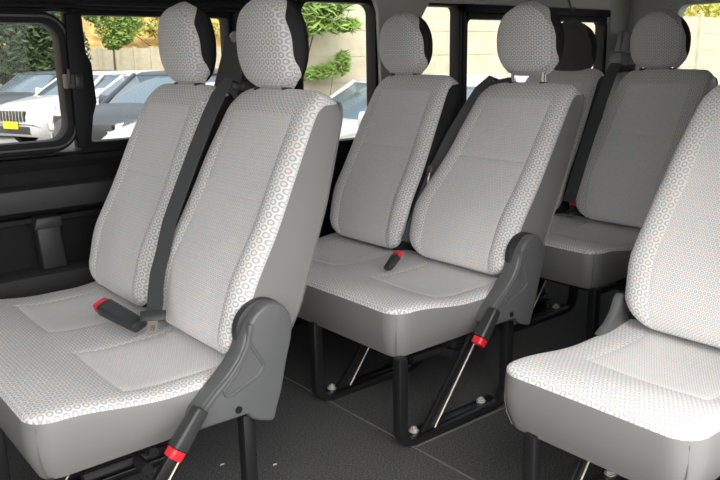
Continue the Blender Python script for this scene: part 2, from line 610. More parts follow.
def cushion(parent, W, places, skew=0.0):
    seams_y = []
    for p in places:
        seams_y += [p + 0.055, p + 0.335]
    A = lines(0, 0.53, 0.022, (0.205,))
    B = lines(0, W, 0.022, seams_y)

    def top(x, y):
        z = 0.412 - 0.024 * sst(0.05, 0.30, x) + 0.012 * sst(0.40, 0.52, x)
        for p in places:
            u = (y - p - 0.195) / 0.13
            z -= 0.010 * exp(-u * u) * exp(-((x - 0.30) / 0.16) ** 2)
            z += 0.008 * exp(-((y - p - 0.195) / 0.15) ** 2) * exp(-((x - 0.09) / 0.07) ** 2)
            # seam grooves of the inset panel
            if x > 0.20 and p + 0.05 < y < p + 0.34:
                for s_ in (p + 0.055, p + 0.335):
                    z -= 0.0018 * exp(-((y - s_) / 0.006) ** 2)
            if p + 0.055 < y < p + 0.335:
                z -= 0.0025 * exp(-((x - 0.205) / 0.005) ** 2)
        return z

    def pos(x, y, lev, ed):
        if lev == 0:
            R = 0.035
            z = top(x, y)
            if ed < R:
                q = 1 - ed / R
                z -= 0.016 * (1 - sqrt(max(0, 1 - q * q)))
            return (x, y, z)
        zt = top(x, y) - 0.016
        f = lev / 6.0
        z = zt + (0.268 - zt) * f
        k = 0.005 * sin(pi * f) - 0.020 * f ** 2.2
        cx, cy = 0.26, W / 2
        dx = 1 if x > cx else -1
        ex = max(0, abs(x - cx) - (cx - 0.06)) / 0.06
        ey = max(0, abs(y - cy) - (W / 2 - 0.06)) / 0.06
        return (x + (1 if x > cx else -1) * k * min(1, ex), y + (1 if y > cy else -1) * k * min(1, ey), z)

    def cell(x, y):
        for p in places:
            if x > 0.205 and p + 0.055 < y < p + 0.335:
                return 2
        return 0
    mb = MB()
    pad(mb, A, B, (0.055, 0.05, 0.05, 0.055), pos, 6, 1, cell)
    c_ = mb.build('cushion', [FAB, VINYL, FAB2], parent, smooth=60)
    for (yy, sg) in ((0, 1), (W, -1)):
        p_ = MB()
        p_.tube([(0.0158 + k * .0135 * (f - .15) , yy + sg * (0.0158 + k * .0135 * (f - .15)), 0.388 - 0.118 * f) for f, k in ((0, 0), (.25, -.4), (.5, -.2), (.75, .35), (1, 1.0))], 0.0016, 6)
        p_.build('corner_seam', mat('seam_thread', (0.15, 0.15, 0.145), 0.6, 0.3), c_)
    return c_


HEADREST_MESH = None


def backrest(parent, y0, lean, lift=0.0, dark=False, inset=True, hshade=False, hy=0.162, flare=0.0):
    """one backrest with headrest; y0 = its aisle-side edge; lean in degrees beyond the usual rake"""
    H = 0.64
    WB = 0.41
    A = lines(0, H, 0.024, (0.36,) if inset else ())
    B = lines(0, WB, 0.022, (0.06, 0.34))
    ang = radians(24.0 + lean)
    Tv = Vector((sin(ang), 0, cos(ang)))
    Nv = Vector((-cos(ang), 0, sin(ang)))
    base = Vector((0.428, y0, 0.418))
    # the backrest turns about its hinge
    hinge = Vector((0.50, y0, 0.45))
    a24 = radians(24.0)
    rot = Matrix.Rotation(radians(lean), 3, 'Y')
    base = hinge + rot @ (base - hinge)

    def wy(t, b):
        far = lerp([(0, 0.375), (0.05, 0.40), (0.16, 0.415), (0.30, 0.405), (0.45, 0.385), (0.58, 0.360), (H, 0.342)], t)
        near = lerp([(0, 0.0), (0.25, -0.004), (0.5, -0.008), (H, -0.010)], t)
        far += flare * sst(0.42, 0.15, t)
        return near + (far - near) * b / WB

    def pos(t, b, lev, ed):
        y = wy(t, b)
        th = lerp([(0, 0.135), (0.15, 0.150), (0.4, 0.130), (0.58, 0.100), (H, 0.086)], t)
        u = b / WB * 2 - 1
        crown = 0.012 * (1 - u * u) + 0.012 * exp(-((t - 0.16) / 0.10) ** 2) - 0.010 * exp(-((t - 0.36) / 0.14) ** 2) * (1 - abs(u))
        crown += 0.010 * exp(-((abs(u) - 0.82) / 0.16) ** 2) * sst(0.62, 0.4, t)
        top_roll = -0.018 * sst(0.57, H, t) - 0.012 * sst(0.05, 0, t)
        n = crown + top_roll
        if lev == 0:
            R = 0.03
            if ed < R:
                q = 1 - ed / R
                n -= 0.016 * (1 - sqrt(max(0, 1 - q * q)))
            for s_ in (0.06, 0.34):
                if t < 0.56:
                    n -= 0.002 * exp(-((b - s_) / 0.005) ** 2)
            if inset and 0.06 < b < 0.34:
                n -= 0.0025 * exp(-((t - 0.36) / 0.004) ** 2)
        else:
            lm = 0.06 + 0.80 * sst(H - 0.040, H - 0.002, t)
            f = lm * lev / 2 if lev <= 2 else lm + (1 - lm) * (lev - 2) / 4
            n = (n - 0.016) * (1 - f) + (-th) * f
            k = -0.008 * f ** 4
            if f == 1 and ed > 0:
                n -= 0.008 * min(1, ed / 0.05)
            if ed == 0:
                y += (1 if b > WB / 2 else -1) * k * min(1, max(0, abs(b - WB / 2) - WB / 2 + .06) / .06)
                t += (1 if t > H / 2 else -1) * k * min(1, max(0, abs(t - H / 2) - H / 2 + .06) / .06)
        return base + Tv * t + Nv * n + Vector((0, y, 0))

    def cell(t, b):
        return 2 if 0.06 < b < 0.34 and t < 0.565 else 0
    mb = MB()
    
    def side(ab, lev):
        t, b = ab
        return 0 if lev <= 2 else 1
    pad(mb, A, B, (0.06, 0.04, 0.05, 0.07), pos, 6, side, cell, uvf=lambda a, b: (b + y0, a))
    mb.build('backrest', [FAB, BLACKFAB if dark else VINYL, FAB2, BLACKFAB], parent, smooth=60)
    # headrest
    tp = base + Tv * H + Nv * (-0.030)
    hc = Vector((tp.x - 0.010, y0 + hy, tp.z + 0.006 + lift))
    HH, HW = 0.210, 0.226
    A = lines(0, HH, 0.016)
    B = lines(-HW / 2, HW / 2, 0.018)

    def seam(f):
        return 0.92 - 0.84 * sst(0.02, 0.34, f) * sst(1.06, 0.72, f)

    def hpos(t, b, lev, ed):
        wf = lerp([(0, 0.84), (0.03, 0.93), (0.07, 1.0), (0.11, 1.0), (0.15, 0.96), (HH, 0.88)], t)
        y = b * wf
        u = b / (HW / 2)
        v = (t - HH / 2) / (HH / 2)
        nf = 0.050 - 0.022 * abs(u) ** 2.5 - 0.024 * abs(v) ** 3 + 0.006 * v
        nb = -0.056 + 0.020 * abs(u) ** 2.5 + 0.020 * abs(v) ** 2.5
        if lev == 0:
            n = nf
            if ed < 0.02:
                q = 1 - ed / 0.02
                n -= 0.010 * (1 - sqrt(max(0, 1 - q * q)))
        else:
            lm = seam(t / HH)
            f = lm * lev / 2 if lev <= 2 else lm + (1 - lm) * (lev - 2) / 4
            n = (nf - 0.010) * (1 - f) + nb * f
            k = 0.012 * sin(pi * min(1, f * 1.1)) - 0.010 * f ** 4
            if ed == 0:
                y += (1 if b > 0 else -1) * k * min(1, max(0, abs(u) - 0.5) / 0.4)
                t += (1 if v > 0 else -1) * k * min(1, max(0, abs(v) - 0.5) / 0.4)
            elif f == 1:
                n -= 0.012 * min(1, ed / 0.05)
        return hc + Vector((-n, y, t))
    mb = MB()

    def hside(tb, lev):
        t, b = tb
        if lev > 6: return 1
        if lev <= 2 or t > HH - 0.004: return 0
        return 1
    pad(mb, A, B, (0.06, 0.105, 0.105, 0.06), hpos, 6, hside, lambda a, b: 0, uvf=lambda a, b: (b + y0, a))
    h = mb.build('headrest', [FAB_SHADE if hshade else FAB, BLACKFAB], parent, smooth=60)
    for dy in (-0.062, 0.062):
        p = MB()
        p.tube([(hc.x + .004, hc.y + dy, hc.z + 0.03), (hc.x + .006, hc.y + dy, tp.z - 0.03)], 0.006, 10)
        p.build('headrest_post', CHROME, h)
        p = MB()
        p.tube([(hc.x + .006, hc.y + dy, tp.z - 0.012), (hc.x + .006, hc.y + dy, tp.z + 0.006)], 0.016, 14)
        p.build('post_guide', PLASTD, h, bevel=0.002)
    return base, Tv, Nv


def sweep_rect(mb, path, y0, y1, hw, m=0):
    """rectangular bar along a path in the xz plane"""
    L = []
    P = [Vector((a, 0, b)) for a, b in path]
    for i, p in enumerate(P):
        d = (P[min(i + 1, len(P) - 1)] - P[max(i - 1, 0)]).normalized()
        n = Vector((-d.z, 0, d.x))
        h_ = hw + (0.010 - hw) * sst(0.5, 0.95, abs(d.x))
        a, b = p + n * h_, p - n * h_
        L.append([(a.x, y0, a.z), (a.x, y1, a.z), (b.x, y1, b.z), (b.x, y0, b.z)])
    mb.loops(L, m)


def u_path(xa, xb, ztop, r, zb=0.011):
    P = [(xa, ztop), (xa, zb + r)]
    for k in range(1, 8):
        t = pi / 2 * k / 8
        P.append((xa + r - r * cos(t), zb + r - r * sin(t)))
    P += [(xa + r, zb), (xb - r, zb)]
    for k in range(1, 8):
        t = pi / 2 * k / 8
        P.append((xb - r + r * sin(t), zb + r - r * cos(t)))
    P += [(xb, zb + r), (xb, ztop)]
    return P


def bolt(parent, x, y, z):
    mb = MB()
    mb.disc((x, y, z), (0, 0, 1), 0.015, 0.003, 18)
    mb.disc((x, y, z + .003), (0, 0, 1), 0.0105, 0.008, 6)
    mb.disc((x, y, z + .01), (0, 0, 1), 0.004, 0.005, 10)
    tag(mb.build('bolt', STEEL, parent, smooth=30), 'zinc hex bolt')


def leg_frame(parent, yl, bolts=True, strut=True):
    mb = MB()
    sweep_rect(mb, u_path(0.022, 0.467, 0.275, 0.055), yl - 0.014, yl + 0.016, 0.016)
    leg = mb.build('leg_frame', BLACK, parent, bevel=0.004)
    # foot flange with bolts
    mb = MB()
    mb.box((0.05, yl + 0.010, 0.010), (0.44, yl + 0.045, 0.021))
    mb.build('foot_flange', BLACK, leg, bevel=0.002)
    if bolts:
        bolt(leg, 0.098, yl + 0.028, 0.021)
        bolt(leg, 0.385, yl + 0.028, 0.021)
    if strut:
        mb = MB()
        mb.prism([(0.29, 0.27), (0.345, 0.27), (0.140, 0.030), (0.095, 0.030)], yl - 0.010, yl + 0.004)
        st = mb.build('strut', BLACK, parent, bevel=0.002)
        mb = MB()
        mb.tube([(0.318, yl - 0.012, 0.262), (0.143, yl - 0.012, 0.032)], 0.0022, 8)
        tag(mb.build('cable', PALE, st), 'thin pale cable')
    return leg


def recliner(parent, yo=0.0):
    poly = [(.309, .312), (.322, .300), (.443, .298), (.451, .284), (.470, .273), (.500, .262), (.512, .262), (.520, .29), (.534, .327), (.552, .40), (.566, .445), (.571, .478),
            (.565, .506), (.552, .526), (.535, .538), (.515, .543), (.492, .538), (.470, .521), (.453, .498), (.442, .475), (.432, .447), (.412, .422), (.385, .397), (.350, .368), (.318, .340)]
    mb = MB()
    mb.prism(poly, yo - 0.048, yo + 0.004)
    rc = mb.build('recliner_cover', PLAST, parent, bevel=0.010, bseg=3, smooth=40)
    # raised rim round the lever pocket
    tri = [(.452, .468), (.462, .450), (.482, .415), (.486, .402), (.476, .389), (.450, .378), (.400, .358), (.388, .362), (.384, .374), (.398, .388), (.420, .408), (.437, .435), (.448, .466)]
    mb = MB()
    mb.tube([(x, yo - .049, z) for x, z in tri + tri[:1]], 0.0042, 8)
    mb.build('pocket_rim', PLAST, rc)
    mb = MB()
    mb.prism(tri, yo - .0495, yo - .045)
    mb.build('pocket', PLAST, rc)
    arc = [(.318, .343), (.355, .376), (.392, .405), (.418, .432), (.436, .462), (.444, .490), (.448, .51)]
    mb = MB()
    mb.ribbon([(x + .012, yo - .046, z - .004) for x, z in arc], (0, 1, 0), 0.014, 0.012)
    mb.build('recline_lever', PLAST, rc, bevel=0.003)
    mb = MB()
    mb.disc((0.418, yo - .0495, 0.318), (0, 1, 0), 0.0085, 0.004, 18)
    mb.build('screw_hole', RUBBER, rc)
    # round shoulder boss behind the cover
    mb = MB()
    mb.disc((0.506, yo - .022, 0.478), (0, 1, 0), 0.069, 0.024, 36)
    mb.build('hinge_plate', PLASTD, rc, bevel=0.006)
    return rc


def box_between(mb, p, q, wd, w, h, taper=1.0, m=0, ext=6):
    """a rounded stick of section w x h from p to q"""
    p, q = Vector(p), Vector(q)
    d = (q - p).normalized()
    wv = Vector(wd); wv = (wv - d * wv.dot(d)).normalized()
    n = d.cross(wv)
    L = []
    for i in range(ext + 1):
        f = i / ext
        k = 1 + (taper - 1) * f
        c = p + (q - p) * f
        L.append([c + wv * a * w / 2 * k + n * b * h / 2 * k for a, b in ((1, .7), (.7, 1), (-.7, 1), (-1, .7), (-1, -.7), (-.7, -1), (.7, -1), (1, -.7))])
    mb.loops(L, m)


def buckle(parent, tail, tip, wd, w, h, bw=0.84):
    """belt buckle from its stalk to the red button at its tip"""
    tail, tip = Vector(tail), Vector(tip)
    mb = MB()
    dd = (tip - tail).normalized() * 0.020
    box_between(mb, tail, tip - dd, wd, w * .76, h * .8, 1.25)
    b = mb.build('buckle', PLASTD, parent, bevel=0.002, smooth=50)
    d = (tip - tail).normalized()
    mb = MB()
    box_between(mb, tip - d * 0.0190, tip + d * 0.001, wd, w * bw, h * .86, 1.0, ext=1)
    wv = Vector(wd); wv = (wv - d * wv.dot(d)).normalized()
    n = d.cross(wv)
    tag(mb.build('release_button', RED, b, bevel=0.0015), 'red release button')
    return b


def tongue(parent, p, d, wd, n):
    """latch plate: black grip and steel plate with its slot; p = grip centre, d = pointing direction"""
    p, d, wd = Vector(p), Vector(d).normalized(), Vector(wd).normalized()
    mb = MB()
    box_between(mb, p - d * 0.014, p + d * 0.012, wd, 0.062, 0.014, 0.95, ext=2)
    g = mb.build('tongue_grip', PLASTD, parent, bevel=0.002)
    mb = MB()
    n = d.cross(wd)
    L0 = [(-.012, 0.008), (.012, 0.008), (.012, .046), (-.012, .046)]
    Li = [(-.006, 0.022), (.006, 0.022), (.006, .038), (-.006, .038)]
    for s_ in (-1,):
        o_ = [[p + wd * a + d * b + n * z for a, b in L0] for z in (-.0013, .0013)]
        i_ = [[p + wd * a + d * b + n * z for a, b in Li] for z in (-.0013, .0013)]
        mb.loops([o_[0], o_[1], i_[1], i_[0], o_[0]], cap=False)
    tag(mb.build('latch_plate', BRASS, g), 'steel latch plate with a square slot')
    return g


def make_bench(name, x, y, label, group, leans, lifts, buckles=(), hys=(.162, .162), hshade=False, flare=0.0):
    root = empty(name, (x, y, 0), label, 'car seat', group)
    W = 0.915
    cushion(root, W, (0.0, SW))
    fr = [backrest(root, 0.0, leans[0], lifts[0], hy=hys[0], flare=flare), backrest(root, SW, leans[1], lifts[1], dark=True, hshade=hshade, hy=hys[1])]
    recliner(root)
    leg_frame(root, 0.006)
    leg_frame(root, 0.390)
    mb = MB()
    mb.box((0.05, 0.05, 0.25), (0.47, W - 0.05, 0.28))
    mb.build('seat_pan', BLACK, root)
    mb = MB()
    mb.tube([(0.10, 0.045, 0.235), (0.33, 0.045, 0.235)], 0.011, 10)
    mb.tube([(0.245, 0.02, 0.25), (0.245, 0.86, 0.25)], 0.012, 10)
    mb.disc((0.215, -0.012, 0.235), (0, 1, 0), 0.013, 0.05, 12)
    mb.build('cross_tube', BLACK, root)
    buckle(root, (0.318, -0.068, 0.362), (0.247, -0.070, 0.276), (0, 1, 0), 0.040, 0.038)
    for b in buckles:
        buckle(root, *b)
    return root, fr


r1, f1 = make_bench('double_bench_seat', 0.337, 1.3927, 'grey ring-patterned two-place bench seat nearest the left window, belt tongue lying on its cushion',
                    'two-place bench seats', (0, -1.5), (0, 0.0), hys=(.205, .150),
                    buckles=[((0.365, 0.325, 0.425), (0.335, 0.500, 0.444), (1, 0.2, 0.35), 0.050, 0.032)])
r2, f2 = make_bench('double_bench_seat', 1.2644, 1.3927, 'grey ring-patterned two-place bench seat in the middle, standing on a fully visible black leg frame',
                    'two-place bench seats', (4.8, -1.5), (0.030, 0.0), hys=(.185, .235), flare=0.032,
                    buckles=[((0.27, 0.335, 0.408), (0.335, 0.350, 0.446), (0.3, 0.8, 0), 0.036, 0.024)])
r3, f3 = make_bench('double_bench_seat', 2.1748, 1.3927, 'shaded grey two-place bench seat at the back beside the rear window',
                    'two-place bench seats', (-1, -2), (0.004, -0.022), hys=(.215, .15), hshade=True,
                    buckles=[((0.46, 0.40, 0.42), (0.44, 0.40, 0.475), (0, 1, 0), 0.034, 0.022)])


def belt_on(root, fr, y_top, y_bot, grip=None, side=0.0, nd=0.010):
    """webbing lying over the far edge of a backrest's front, from a guide on its top"""
    base, Tv, Nv = fr
    P = []
    for k in range(13):
        f = k / 12
        t = 0.645 - 0.60 * f
        y = y_top + (y_bot - y_top) * f
        n = 0.020 + 0.008 * sin(pi * f) - 0.012 * sst(0.12, 0, f)
        P.append(base + Tv * t + Nv * (n + nd - 0.01) + Vector((0, y, 0)))
    P = [base + Tv * 0.648 + Nv * (-0.05) + Vector((0, y_top, 0))] + P
    return P


# --- belts of the three benches
P = belt_on(r1, f1[0], 0.350, 0.398, nd=0.024)
P = P[:-4]
P += [Vector((0.462, 0.370, 0.590)), Vector((0.434, 0.350, 0.545)), Vector((0.413, 0.325, 0.505))]
P += [Vector((0.398, 0.300, 0.475)), Vector((0.386, 0.287, 0.462))]
mb = MB(); mb.ribbon(P, (0.35, -1, 0), 0.047, 0.003)
bl = mb.build('belt_webbing', WEB, r1)
tongue(bl, (0.382, 0.281, 0.457), (-.30, -0.45, -0.75), (.84, -.55, 0), None)
mb = MB(); mb.box((0.690, 0.318, 0.985), (0.745, 0.372, 1.006)); mb.build('belt_guide', PLASTD, r1, bevel=0.008)

base, Tv, Nv = f2[0]
P = [base + Tv * t + Nv * n + Vector((0, y, 0)) for t, n, y in ((0.655, -0.06, 0.33), (0.655, -0.015, 0.335), (0.60, -0.005, 0.36), (0.52, -0.004, 0.385), (0.42, -0.004, 0.412), (0.30, -0.002, 0.428), (0.2, -0.002, 0.432), (0.12, 0.0, 0.43), (0.03, 0.006, 0.425))]
mb = MB(); mb.ribbon(P, [Vector((0.3, -1, 0))] * 2 + [Vector((0.5, -1, 0))] * 7, 0.036, 0.003)
bl = mb.build('belt_webbing', WEB, r2)
pt_ = base + Tv * 0.29 + Nv * 0.012 + Vector((0, 0.432, 0))
tongue(bl, pt_, (-.35, -.1, -.9), (0.6, .8, 0), None)
mb = MB()
c_ = base + Tv * 0.645 + Nv * (-0.03)
box_between(mb, c_ + Vector((0.02, 0.27, 0.0)), c_ + Vector((-0.01, 0.385, -0.022)), (1, 0, 0), 0.06, 0.03, 0.8)
mb.build('belt_guide', PLASTD, r2, bevel=0.003, smooth=60)

P = belt_on(r3, f3[0], 0.375, 0.400, nd=0.026)
mb = MB(); mb.ribbon(P, (0.35, -1, 0), 0.048, 0.003)
bl = mb.build('belt_webbing', WEB, r3)
tongue(bl, (0.452, 0.40, 0.425), (-0.8, -0.1, -0.3), (0.1, 1, 0), None)
mb = MB()
base, Tv, Nv = f3[0]
c_ = base + Tv * 0.648 + Nv * (-0.03)
box_between(mb, c_ + Vector((0.02, 0.32, 0.0)), c_ + Vector((0.0, 0.43, -0.01)), (1, 0, 0), 0.06, 0.028, 0.9)
mb.build('belt_guide', PLASTD, r3, bevel=0.003, smooth=60)

# --- single seat by the open door
rs = empty('single_seat', (1.195, 0.548, 0), 'brightly lit grey ring-patterned single seat at the right, cut off by the photo edge', 'car seat')
cushion(rs, 0.445, (0.02,))
fs = backrest(rs, 0.018, 0.0)
leg_frame(rs, 0.07, bolts=False, strut=False)
lf = leg_frame(rs, 0.355, bolts=True, strut=True)
mb = MB(); mb.box((0.05, 0.03, 0.25), (0.47, 0.41, 0.28)); mb.build('seat_pan', BLACK, rs)
mb = MB()
mb.prism([(.37, .385), (.41, .405), (.435, .43), (.45, .465), (.465, .475), (.485, .465), (.50, .42), (.49, .36), (.42, .35)], 0.425, 0.448)
mb.build('recliner_cover', PLAST, rs, bevel=0.006, smooth=40)

# ================================================================== SMALL THINGS IN THE VAN
# wall strap holder under the arm rest panel
t = empty('strap_holder', (0.708, YW - 0.03, 0.44), 'black strap holder with a cap on the dark side panel under the window ledge', 'belt holder')
mb = MB(); mb.prism([(-.032, 0.0), (.040, 0.0), (.030, 0.135), (-.040, 0.135)], -0.030, 0.022); mb.build('body', TRIMD, t, bevel=0.006)
mb = MB(); mb.prism([(-.052, 0.13), (.034, 0.13), (.034, 0.165), (-.040, 0.165)], -0.042, 0.022); mb.build('cap', TRIMD, t, bevel=0.006)

# shoulder belt hanging from the pillar behind the first bench
t = empty('shoulder_belt', (1.405, YW - 0.045, 1.137), 'black shoulder belt hanging from the pillar between the two left headrests', 'seat belt')
mb = MB(); mb.disc((0, 0.0, 0.0), (0, -1, 0), 0.022, 0.018, 20); mb.disc((0, -.018, 0), (0, -1, 0), 0.012, 0.008, 12)
tag(mb.build('anchor', mat('anchor_plastic', (0.3, 0.3, 0.29), 0.5, 0.4), t, bevel=0.003), 'grey round anchor')
mb = MB()
mb.ribbon([(0, -.015, -.005), (-0.025, -.03, -0.07), (-0.07, -.045, -0.17), (-0.10, -.05, -0.30), (-0.12, -.05, -0.50)], [(1, -.2, .2)] * 5, 0.085, 0.003)
mb.build('belt_webbing', WEB, t)

# belt anchor on the rear pillar
t = empty('belt_anchor', (3.80, YW - 0.065, 1.11), 'dark grey belt anchor lump on the pale rear corner pillar', 'belt anchor')
mb = MB(); box_between(mb, (0, -.015, -.05), (0.02, -.02, 0.06), (1, 0, 0), 0.10, 0.045, 0.9); mb.build('cover', mat('grey_plastic', (0.13, 0.13, 0.13), 0.5, 0.4), t, bevel=0.006, smooth=60)
mb = MB(); mb.ribbon([(0, -.03, -.05), (-.03, -.06, -.14), (-.1, -.1, -.24), (-.2, -.13, -.4)], (1, 0, 0.3), 0.048, 0.003); mb.build('belt_webbing', WEB, t)

# coat hook on the headliner
mb = MB(); mb.tube([(0, 0, 0.02), (0, -.012, -.005), (0, -.018, -.025), (0, -.03, -.032), (0, -.04, -.02)], 0.005, 8)
o = mb.build('coat_hook', mat('grey_plastic', (0.13, 0.13, 0.13)))
o.location = (3.35, YW - 0.04, 1.305)
tag(o, 'small grey coat hook on the pale lining above the rear side window', 'hook')

# scraps and bags on the floor


def crumple(name, m, loc, size, seed, label, cat, n=3, amp=0.35):
    rnd = random.Random(seed)
    bm = bmesh.new()
    bmesh.ops.create_icosphere(bm, subdivisions=n, radius=1)
    for v in bm.verts:
        k = 1 + amp * (rnd.random() - .5) * 2
        v.co = Vector((v.co.x * size[0] * k, v.co.y * size[1] * k, max(0.0, (v.co.z * k + .35)) * size[2]))
    me = bpy.data.meshes.new(name); bm.to_mesh(me); bm.free()
    me.materials.append(m)
    o = bpy.data.objects.new(name, me); C.objects.link(o)
    o.location = loc
    return tag(o, label, cat)


FOIL = mat('silver_film', (0.65, 0.68, 0.70), 0.25, 0.5, metal=0.6)
BAGM = mat('black_bag', (0.012, 0.012, 0.014), 0.18, 0.6)
crumple('plastic_bag', BAGM, (2.50, 1.94, 0.0), (0.15, 0.10, 0.06), 4, 'crumpled shiny black plastic bag on the floor under the rear bench', 'bag')
crumple('silver_sheet', FOIL, (2.50, 1.93, 0.14), (0.13, 0.09, 0.03), 8, 'silvery crumpled sheet lying on the black bag under the rear bench', 'wrapping', 2, 0.2)
SCRAP = mat('paper', (0.6, 0.58, 0.55), 0.8, 0.2)
for k, (px, py, lab) in enumerate(((0.872, 1.661, 'tiny white paper scrap on the carpet left of the front bench rear leg'), (0.979, 1.566, 'tiny white paper scrap on the carpet right of the front bench rear leg'))):
    mb = MB(); mb.prism([(-.007, -.002), (.005, -.003), (.008, .001), (-.003, .003)], 0, 0.002, plane='xy')
    o = mb.build('paper_scrap', SCRAP); o.location = (px, py, 0.001)
    tag(o, lab, 'scrap')

# ================================================================== OUTSIDE
GZ = -0.60
ASPH = mat('asphalt', (0.30, 0.29, 0.27), 0.9, 0.2, bump=0.3, bscale=8, var=0.15)
mb = MB(); mb.box((-60, -40, GZ - .1), (90, 80, GZ))
tag(mb.build('ground', ASPH, smooth=0), kind='structure')

CONC = mat('cream_concrete', (0.50, 0.45, 0.33), 0.9, 0.2, bump=0.2, bscale=6, var=0.10)


def fence(name, p0, p1, h, bays, rows, label):
    p0, p1 = Vector(p0), Vector(p1)
    t = empty(name, (p0.x, p0.y, GZ), label, 'fence')
    d = (p1 - p0); ln = d.length; d.normalize()
    n = Vector((-d.y, d.x, 0))
    mt = Matrix(((d.x, n.x, 0, 0), (d.y, n.y, 0, 0), (0, 0, 1, 0), (0, 0, 0, 1)))
    st = ln / bays
    for k in range(bays):
        mb = MB()
        rh = h / rows
        for r in range(rows):
            mb.box((k * st + .06, -.03, r * rh + .006), ((k + 1) * st - .06, .03, (r + 1) * rh - .006), mtx=mt)
        mb.box((k * st + .05, -.02, 0), ((k + 1) * st - .05, .02, h), mtx=mt)
        mb.build('panel', CONC, t, smooth=0)
    for k in range(bays + 1):
        mb = MB(); mb.box((k * st - .06, -.08, 0), (k * st + .06, .06, h + .06), mtx=mt)
        mb.build('post', CONC, t, smooth=0)
    return t


fence('concrete_fence', (5.6, 7.9, 0), (31.6, 7.9, 0), 2.33, 13, 7, 'cream precast concrete panel fence close behind the right-hand side windows')
fence('concrete_fence', (-6, 27, 0), (19, 27, 0), 2.10, 38, 1, 'cream panel wall far behind the parked cars at the left')
EARTH = mat('dry_bank', (0.46, 0.30, 0.11), 0.95, 0.1, bump=0.5, bscale=2, var=0.5)
mb = MB()
L = []
for k in range(31):
    x = -25 + k * 2.2
    L.append([(x, 28, GZ), (x, 28, 1.2), (x, 32 + sin(x), 3.9 + .5 * sin(x * 1.3)), (x, 40, 5.5), (x, 40, GZ)])
mb.loops(L)
tag(mb.build('earth_bank', EARTH), 'ochre earth bank above the far cream wall', 'bank', kind='structure')
mb = MB(); mb.box((-12, 30.0, 2.15), (30, 30.3, 2.6)); mb.box((-12, 30.05, 0), (30, 30.25, 2.2))
tag(mb.build('parapet_wall', CONC, smooth=0), 'pale parapet band on the bank above the far wall', 'wall')
mb = MB()
L = []
for k in range(20):
    x = 9.0 + k * 2.0
    L.append([(x, 9.6, GZ), (x, 9.6, 1.3), (x, 11, 3.0), (x, 14, 4.2), (x, 14, GZ)])
mb.loops(L)
tag(mb.build('earth_bank', EARTH), 'ochre bank showing over the near cream fence', 'bank', kind='structure')

LEAF = [mat('leaf_dark', (0.045, 0.075, 0.025), 0.6, 0.4, var=0.4, bscale=4), mat('leaf_mid', (0.19, 0.29, 0.06), 0.6, 0.4, var=0.4, bscale=4), mat('leaf_yellow', (0.42, 0.42, 0.07), 0.6, 0.4, var=0.3, bscale=4)]
BARK = mat('bark', (0.10, 0.075, 0.05), 0.9, 0.2)


def leaves(mb, blobs, n, size, rnd, long=1.0):
    for _ in range(n):
        c, r = rnd.choice(blobs)
        while True:
            d = Vector((rnd.uniform(-1, 1), rnd.uniform(-1, 1), rnd.uniform(-1, 1)))
            if 0.2 < d.length < 1: break
        p = Vector(c) + Vector((d.x * r[0], d.y * r[1], d.z * r[2]))
        a = Vector((rnd.uniform(-1, 1), rnd.uniform(-1, 1), rnd.uniform(-1, .4))).normalized()
        b = a.orthogonal().normalized()
        s_ = size * rnd.uniform(.6, 1.3)
        q = b.cross(a) * s_ * .15
        i = [mb.vert(x) for x in (p - a * s_ * long, p - b * s_ * .4 + q, p + a * s_ * long, p + b * s_ * .4 + q)]
        mb.face(i, 0)


def tree(name, base, blobs, n, size, m, label, cat, seed, trunk=0.12, long=1.0, trunks=6):
    rnd = random.Random(seed)
    t = empty(name, base, label, cat)
    b = Vector(base)
    mb = MB(); leaves(mb, [(Vector(c) - b, r) for c, r in blobs], n, size, rnd, long)
    mb.build('foliage', m, t, smooth=0)
    mb = MB()
    for c, r in blobs[:trunks]:
        c = Vector(c) - b
        mb.tube([(0, 0, 0), (c.x * .25, c.y * .25, c.z * .45), c], lambda f: trunk * (1 - .8 * f), 7)
    mb.build('trunk', BARK, t)
    return t


def at(px, py, Y):
    """point on the vertical plane y = Y in the direction of a place in the view"""
    x, y = px - 360, py - 240
    a, b = cr * x - sr * y, sr * x + cr * y
    d = right * (a / F_PX) - up * (b / F_PX) + fwd
    k = Y / d.y
    return Vector((d.x * k, Y, HC + d.z * k))


bl_ = [(at(12, 44, 23), (1.8, 1.0, 1.1)), (at(48, 48, 23), (1.2, 1.0, 1.0)), (at(-25, 40, 23), (2.0, 1.0, 1.3)), (at(22, 66, 23), (1.7, 1.0, .5)), (at(44, 26, 23), (.9, .8, .6)), (at(5, 22, 23), (1.2, .8, .6))]
tree('round_tree', (at(20, 60, 23).x, 23, GZ), bl_, 12000, 0.11, LEAF[0], 'dark green bushy tree filling the left sliding window', 'tree', 3)
bl_ = [(at(112, 28, 25), (.62, .5, .45)), (at(108, 16, 25), (.8, .5, .45)), (at(122, 36, 25), (.4, .4, .3)), (at(130, 20, 25), (.42, .4, .45)), (at(96, 12, 25), (.5, .4, .35)), (at(113, 42, 25), (.35, .35, .25))]
tree('leafy_tree', (at(114, 60, 25).x, 25, GZ), bl_, 2600, 0.09, LEAF[1], 'green tree before the cream wall, seen over the dark car in the second window', 'tree', 5, 0.07, trunks=1)
bl_ = [(at(318, 16, 7.5), (.42, .18, .16)), (at(338, 26, 7.5), (.30, .2, .07)), (at(306, 26, 7.5), (.3, .2, .12)), (at(300, 4, 7.5), (.5, .25, .16)), (at(348, 24, 7.5), (.14, .1, .05)), (at(330, 6, 7.5), (.3, .2, .1))]
tree('overhanging_tree', (at(280, 60, 7.70).x, 7.70, GZ), bl_, 1500, 0.045, LEAF[1], 'bright green feathery branch hanging over the fence in the middle window', 'tree', 8, 0.03, 2.0, trunks=1)
